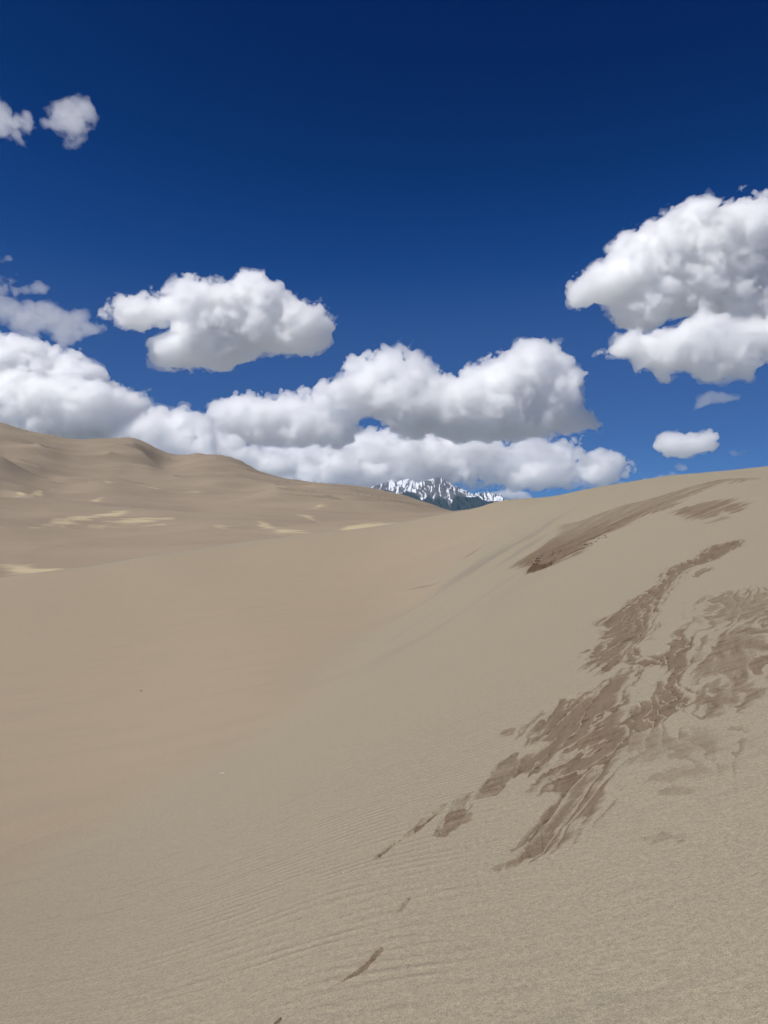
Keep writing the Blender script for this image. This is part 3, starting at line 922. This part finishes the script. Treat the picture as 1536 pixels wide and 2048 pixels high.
def build_cloud(label, lobes, dist, seed, vox=2.0, bump=1.0, sharp=0.09, mid=0.18, soft=0.045, fringe=9.0, rag=1.0, inset=5.0, group=None):
    """lobes: (outline in frame pixels, half thickness in pixels, depth offset in pixels, billow). dist: metres."""
    rng = np.random.default_rng(seed)
    allp = np.concatenate([np.asarray(l[0], float) for l in lobes])
    pad = 20 * max(bump, .6) + fringe
    x0, y0 = allp.min(0) - pad
    x1, y1 = allp.max(0) + pad
    zt = max(abs(l[2]) + l[1] for l in lobes) + pad
    vz = vox * 1.5
    nx, ny, nz = int((x1 - x0) / vox) + 1, int((y1 - y0) / vox) + 1, int(2 * zt / vz) + 1
    X, Y = np.meshgrid(x0 + np.arange(nx) * vox, y0 + np.arange(ny) * vox, indexing='ij')
    Z = (np.arange(nz) * vz - zt)[None, None, :].astype(np.float32)
    f = None
    for poly, R, zo, bw in lobes:
        d = poly_sdf(poly, X, Y).astype(np.float32)[:, :, None]
        e = np.maximum(R - d, 0)
        zz = Z - zo
        g = R - np.sqrt(e * e + zz * zz)
        if f is None:
            f = g
        else:
            k = 26.0                                   # smooth union
            h = np.clip(0.5 + 0.5 * (f - g) / k, 0, 1)
            f = g + (f - g) * h + k * h * (1 - h)
    f = f - inset
    base = f
    ysp = allp[:, 1].min(), allp[:, 1].max()
    hgt = ((ysp[1] - Y) / (ysp[1] - ysp[0]))[:, :, None].astype(np.float32)   # 0 at the base, 1 at the top
    top = np.clip((hgt - 0.15) / 0.35, 0, 1)
    sh = (nx, ny, nz)
    for cell, a in ((60, 7), (34, 10), (18, 12), (10, 9), (5.6, 6), (3.6, 3.8)):
        c = cell / vox
        if c < 1.3:
            continue
        n = grid_noise(sh, (c, c, max(cell / vz, 1.2)), rng)
        bil = np.abs(n) - 0.75
        f = f + (a * bump) * (bil * (0.35 + 0.65 * top) + n * 0.30 * (1 - 0.6 * top) * rag)
    f = f - 1.5 * np.maximum(0, -base - 7 * bump)         # no islands far outside the outline
    def to_mesh(name, iso, extra, st=1, adapt=0.5):
        g = openvdb.FloatGrid(-50.0)
        arr = np.ascontiguousarray(f + iso if extra is None else f + iso + extra)
        if st > 1:
            arr = np.ascontiguousarray(arr[::st, ::st, ::st])
        arr[0], arr[-1], arr[:, 0], arr[:, -1], arr[:, :, 0], arr[:, :, -1] = (-5,) * 6
        g.copyFromArray(arr.astype(np.float32))
        pts, tri, quads = g.convertToPolygons(isovalue=0.0, adaptivity=adapt)
        tri, quads = np.asarray(tri).reshape(-1, 3), np.asarray(quads).reshape(-1, 4)
        tri = np.concatenate([tri, quads[:, [0, 1, 2]], quads[:, [0, 2, 3]]])
        return np.asarray(pts) * st, tri[:, ::-1]
    s = dist / FPX
    cx, cyy = (x0 + x1) / 2, (y0 + y1) / 2
    c3 = np.array([(cx - W / 2) * s, dist, EYE + (YHOR - cyy) * s])
    def place(pts):
        return np.stack([(x0 + pts[:, 0] * vox - cx) * s, (pts[:, 2] * vz - zt) * s, (cyy - (y0 + pts[:, 1] * vox)) * s], -1)
    pts, quads = to_mesh('cloud', 0.0, None)
    me = mesh_from('cloud', place(pts), quads)
    o = link('cloud', me, mat=cloud_mat(mid / (s * 2)), loc=c3)
    tag(o, label, 'cloud', group)
    nq = len(quads)
    if fringe:
        n1 = grid_noise(sh, (30 / vox, 13 / vox, 26 / vz), rng)
        n2 = grid_noise(sh, (9 / vox, 6 / vox, 9 / vz), rng)
        n3 = grid_noise(sh, (4.2 / vox, 3.4 / vox, 4.2 / vz), rng)
        ex = (n1 * 1.0 + n2 * 0.85 + n3 * 0.5) * fringe
        for name, iso, e, dens in (('fringe', fringe * 0.10, ex, soft), ('core', -6.0 * bump, None, sharp)):
            pts, quads = to_mesh(name, iso, e, 2, .6)
            me = mesh_from(name, place(pts), quads)
            link(name, me, parent=o, mat=cloud_mat(dens / (s * 2)))
            nq += len(quads)
    print('cloud', label[:30], sh, 'quads', nq); TOT[0] += nq
    return o


B = [(199,630),(225,606),(255,599),(291,585),(328,573),(356,550),(375,546),(403,552),(429,546),(450,559),(469,564),(488,545),(504,537),(525,548),(539,562),(572,576),(591,592),(633,604),(661,625),(675,641),(666,667),(656,691),(624,705),(563,709),(497,714),(459,726),(436,740),(398,735),(338,742),(305,723),(286,705),(300,681),(347,667),(347,653),(319,644),(281,655),(263,660),(225,648)]
D1 = [(628,775),(646,760),(681,743),(705,716),(740,701),(775,684),(804,690),(839,704),(860,713),(869,731),(898,748),(915,790),(905,840),(834,880),(775,863),(763,839),(693,822),(658,792)]
D2 = [(880,770),(930,745),(945,731),(986,707),(1021,696),(1050,676),(1080,675),(1109,687),(1127,710),(1138,731),(1168,751),(1162,781),(1168,822),(1194,854),(1156,857),(1121,866),(1074,880),(927,886),(870,870),(850,820)]
C1 = [(-110,660),(-60,652),(0,658),(28,658),(38,672),(84,681),(113,695),(141,695),(162,714),(169,726),(188,728),(211,754),(253,770),(277,777),(284,798),(281,817),(300,850),(280,890),(200,915),(60,915),(-60,915),(-120,880),(-140,760)]
C1b = [(-90,770),(-20,762),(40,752),(110,758),(180,765),(240,775),(270,790),(268,820),(230,870),(120,890),(0,890),(-90,880)]
C2 = [(230,850),(281,822),(319,813),(375,824),(408,836),(440,860),(500,885),(560,905),(600,930),(590,948),(480,948),(300,945),(200,925)]
E1 = [(412,841),(427,817),(469,798),(502,787),(534,794),(548,801),(563,784),(591,780),(623,789),(656,796),(690,812),(722,838),(735,862),(700,888),(600,900),(500,896),(430,882)]
F2 = [(380,900),(440,880),(520,888),(590,880),(640,862),(690,868),(730,850),(790,862),(830,852),(880,868),(915,890),(915,940),(880,975),(780,985),(640,985),(540,988),(440,975),(380,940)]
F3 = [(800,880),(850,868),(920,860),(980,872),(1040,868),(1090,872),(1135,866),(1155,885),(1178,908),(1220,905),(1262,922),(1283,945),(1276,960),(1200,970),(1120,977),(1040,972),(960,975),(860,972),(800,940)]
F4 = [(960,990),(985,978),(1015,975),(1040,982),(1062,990),(1068,1000),(960,1004)]
F5 = [(770,960),(782,940),(805,930),(835,928),(852,938),(858,955),(840,968),(780,970)]
F6 = [(560,990),(610,975),(660,972),(720,978),(750,990),(700,1000),(580,1000)]
G1 = [(1146,562),(1151,547),(1171,533),(1192,525),(1205,510),(1218,498),(1232,470),(1254,455),(1285,445),(1309,427),(1325,416),(1362,405),(1377,396),(1402,384),(1423,384),(1438,393),(1469,387),(1506,379),(1560,376),(1620,400),(1650,470),(1655,560),(1630,640),(1570,668),(1500,655),(1440,632),(1385,618),(1330,640),(1290,655),(1254,642),(1232,621),(1235,599),(1205,599),(1168,608),(1149,587)]
G2 = [(1180,713),(1214,685),(1248,664),(1282,662),(1340,670),(1362,645),(1410,632),(1470,640),(1560,640),(1620,660),(1630,700),(1590,735),(1536,731),(1512,728),(1494,756),(1469,756),(1432,765),(1405,767),(1386,756),(1346,753),(1328,764),(1291,750),(1266,753),(1257,728),(1202,722)]
H1 = [(1308,892),(1318,873),(1340,867),(1368,868),(1392,867),(1408,859),(1420,856),(1432,867),(1438,888),(1426,902),(1395,907),(1383,916),(1334,918),(1318,904)]
I1 = [(1391,819),(1405,796),(1429,782),(1448,782),(1460,792),(1481,793),(1454,804),(1423,805),(1408,815)]
I2 = [(1346,928),(1365,924),(1380,932),(1377,942),(1352,942)]
I3 = [(1284,962),(1303,948),(1328,948),(1348,946),(1370,955),(1340,972),(1290,975)]
I4 = [(1457,901),(1469,899),(1492,901),(1490,910),(1469,913)]
A1 = [(80,232),(93,216),(115,195),(133,177),(142,171),(161,177),(177,193),(180,216),(174,247),(154,273),(125,281),(112,271),(107,253),(89,247)]
A2 = [(-60,205),(-20,195),(0,195),(16,200),(27,214),(38,208),(46,215),(51,234),(46,250),(45,266),(47,284),(34,289),(16,271),(0,255),(-50,260)]
J1 = [(-50,545),(0,543),(33,545),(28,562),(61,564),(87,573),(84,583),(47,583),(14,590),(-50,595)]
J2 = [(-60,600),(0,599),(56,611),(108,620),(155,630),(200,640),(206,655),(164,667),(136,686),(103,681),(47,670),(0,632),(-60,620)]
J3 = [(-30,500),(0,500),(14,510),(22,518),(8,524),(-30,522)]
def disc(x, y, r):
    return [(x + r * 1.15 * math.cos(a), y + r * .85 * math.sin(a)) for a in np.linspace(0, 2 * math.pi, 15)[:-1]]


big = 'cumulus clouds in a deep blue sky'
build_cloud('broad white cloud with a notch below its tail, left of centre', [(B, 52, 0, 1)], 7000, 3, vox=2.1, group=big)
build_cloud('tall bright cloud with two domed tops above the mountain', [(D1, 62, 14, 1), (D2, 70, 0, 1)], 18000, 5, vox=2.0, group=big)
build_cloud('huge white cloud cut by the right frame edge', [(G1, 75, 20, 1), (G2, 40, -35, 1)], 7600, 8, vox=2.3, group=big)
build_cloud('towering cloud bank over the tall dune at left', [(C1, 68, 25, 1), (C1b, 45, -50, 1)], 16500, 12, vox=2.4, group=big)
build_cloud('low cloud shoulder sinking behind the dune crest beside the bank', [(C2, 45, 0, 1)], 16000, 14, vox=2.2, group=big)
build_cloud('lumpy cloud joining the left foot of the two domed cloud', [(E1, 46, -20, 1)], 19000, 16, vox=2.2, group=big)
build_cloud('flat low cloud left of the mountain, under the lumpy cloud', [(F2, 34, 20, 1)] + [(disc(*q), q[2] * .8, -30 - q[2], 1) for q in ((470, 915, 24), (520, 940, 20), (575, 925, 26), (640, 915, 22), (655, 955, 18), (700, 905, 20), (735, 940, 24), (600, 965, 18), (800, 900, 18), (540, 970, 16))], 27000, 18, vox=2.2, bump=1.25, group=big)
build_cloud('long low cloud trailing right behind the mountain', [(F3, 36, 20, 1)] + [(disc(*q), q[2] * .8, -30 - q[2], 1) for q in ((862, 908, 20), (945, 905, 18), (985, 915, 16), (1010, 945, 22), (1070, 915, 22), (1130, 895, 24), (1165, 930, 22), (1215, 935, 22), (920, 950, 18), (1110, 955, 16))], 27500, 20, vox=2.2, bump=1.25, group=big)
build_cloud('small bright puff just above the snowy summit', [(F5, 18, 0, 1)], 29000, 22, vox=1.6, bump=.5, inset=2.5, fringe=3.5, group=big)
build_cloud('small pale cloud on the skyline right of the summit', [(F4, 12, 0, 1)], 30500, 24, vox=1.6, bump=.4, inset=2.0, fringe=3.1, group=big)
build_cloud('pale cloud strip on the dune skyline left of the summit', [(F6, 12, 0, 1)], 30500, 26, vox=1.8, bump=.4, inset=2.0, fringe=3.1, group=big)
build_cloud('small dumbbell shaped cloud above the crest of the near dune', [(H1, 26, 0, 1)], 15200, 28, vox=1.4, bump=.5, inset=2.5, fringe=3.5, group=big)
thin = 'thin cloud scraps'
build_cloud('wispy scrap of cloud below the huge white cloud', [(I1, 8, 0, 1)], 9000, 30, vox=1.4, bump=.45, inset=2.2, fringe=3.3, sharp=.03, mid=.03, soft=.02, rag=1.6, group=thin)
build_cloud('tiny round cloud scrap under the dumbbell shaped cloud', [(I2, 8, 0, 1)], 16500, 32, vox=1.4, bump=.35, inset=1.8, fringe=2.9, sharp=.06, mid=.04, soft=.02, group=thin)
build_cloud('cloud scrap touching the crest of the near dune', [(I3, 12, 0, 1)], 21500, 34, vox=1.4, bump=.4, inset=2.0, fringe=3.1, sharp=.08, mid=.04, soft=.02, group=thin)
build_cloud('faint cloud scrap right of the dumbbell shaped cloud', [(I4, 5, 0, 1)], 14500, 36, vox=1.2, bump=.3, inset=1.5, fringe=2.7, sharp=.03, mid=.02, soft=.02, group=thin)
build_cloud('soft isolated puff high in the sky at upper left', [(A1, 32, 0, 1)], 2950, 38, vox=1.6, bump=.8, inset=5, fringe=8, sharp=.02, mid=.022, soft=.02, rag=1.8, group=thin)
build_cloud('soft puff at the left frame edge beside the isolated one', [(A2, 26, 0, 1)], 2950, 40, vox=1.6, bump=.8, inset=5, fringe=8, sharp=.02, mid=.022, soft=.02, rag=1.8, group=thin)
build_cloud('ragged scrap at the left frame edge above the bank', [(J1, 14, 0, 1)], 5200, 42, vox=1.6, bump=.6, inset=3.0, fringe=3.9, sharp=.02, mid=.025, soft=.02, rag=1.8, group=thin)
build_cloud('thin veil of cloud trailing from the notched cloud to the left edge', [(J2, 18, 0, 1)], 6000, 44, vox=1.6, bump=.9, inset=2.5, fringe=7, sharp=.015, mid=.02, soft=.02, rag=2.0, group=thin)
build_cloud('small faint wisp highest at the left frame edge', [(J3, 6, 0, 1)], 4200, 46, vox=1.4, bump=.4, inset=2.0, fringe=3.1, sharp=.03, mid=.02, soft=.012, rag=2.0, group=thin)

# ------------------------------------------------------------------ haze: the air between here and the mountain
def box_mesh(name, lo, hi):
    v = np.array([[x, y, z] for x in (lo[0], hi[0]) for y in (lo[1], hi[1]) for z in (lo[2], hi[2])])
    f = np.array([[0, 1, 3, 2], [4, 6, 7, 5], [0, 4, 5, 1], [2, 3, 7, 6], [0, 2, 6, 4], [1, 5, 7, 3]])
    return mesh_from(name, v, f, smooth=False)
hm, ht = nodes_of('thin_air_haze')
T = NT(ht)
T.n('ShaderNodeOutputMaterial', {'Volume': T.n('ShaderNodeVolumePrincipled', {'Color': (.22, .55, 1, 1), 'Density': 1.15e-5}).outputs[0]})
HAZE = True
if HAZE:
    haze = tag(link('haze', box_mesh('haze', (-95000, -95000, -74), (95000, 95000, 1150)), mat=hm), 'thin bluish air haze over the whole valley', kind='stuff')

print('TOTAL QUADS', TOT[0])
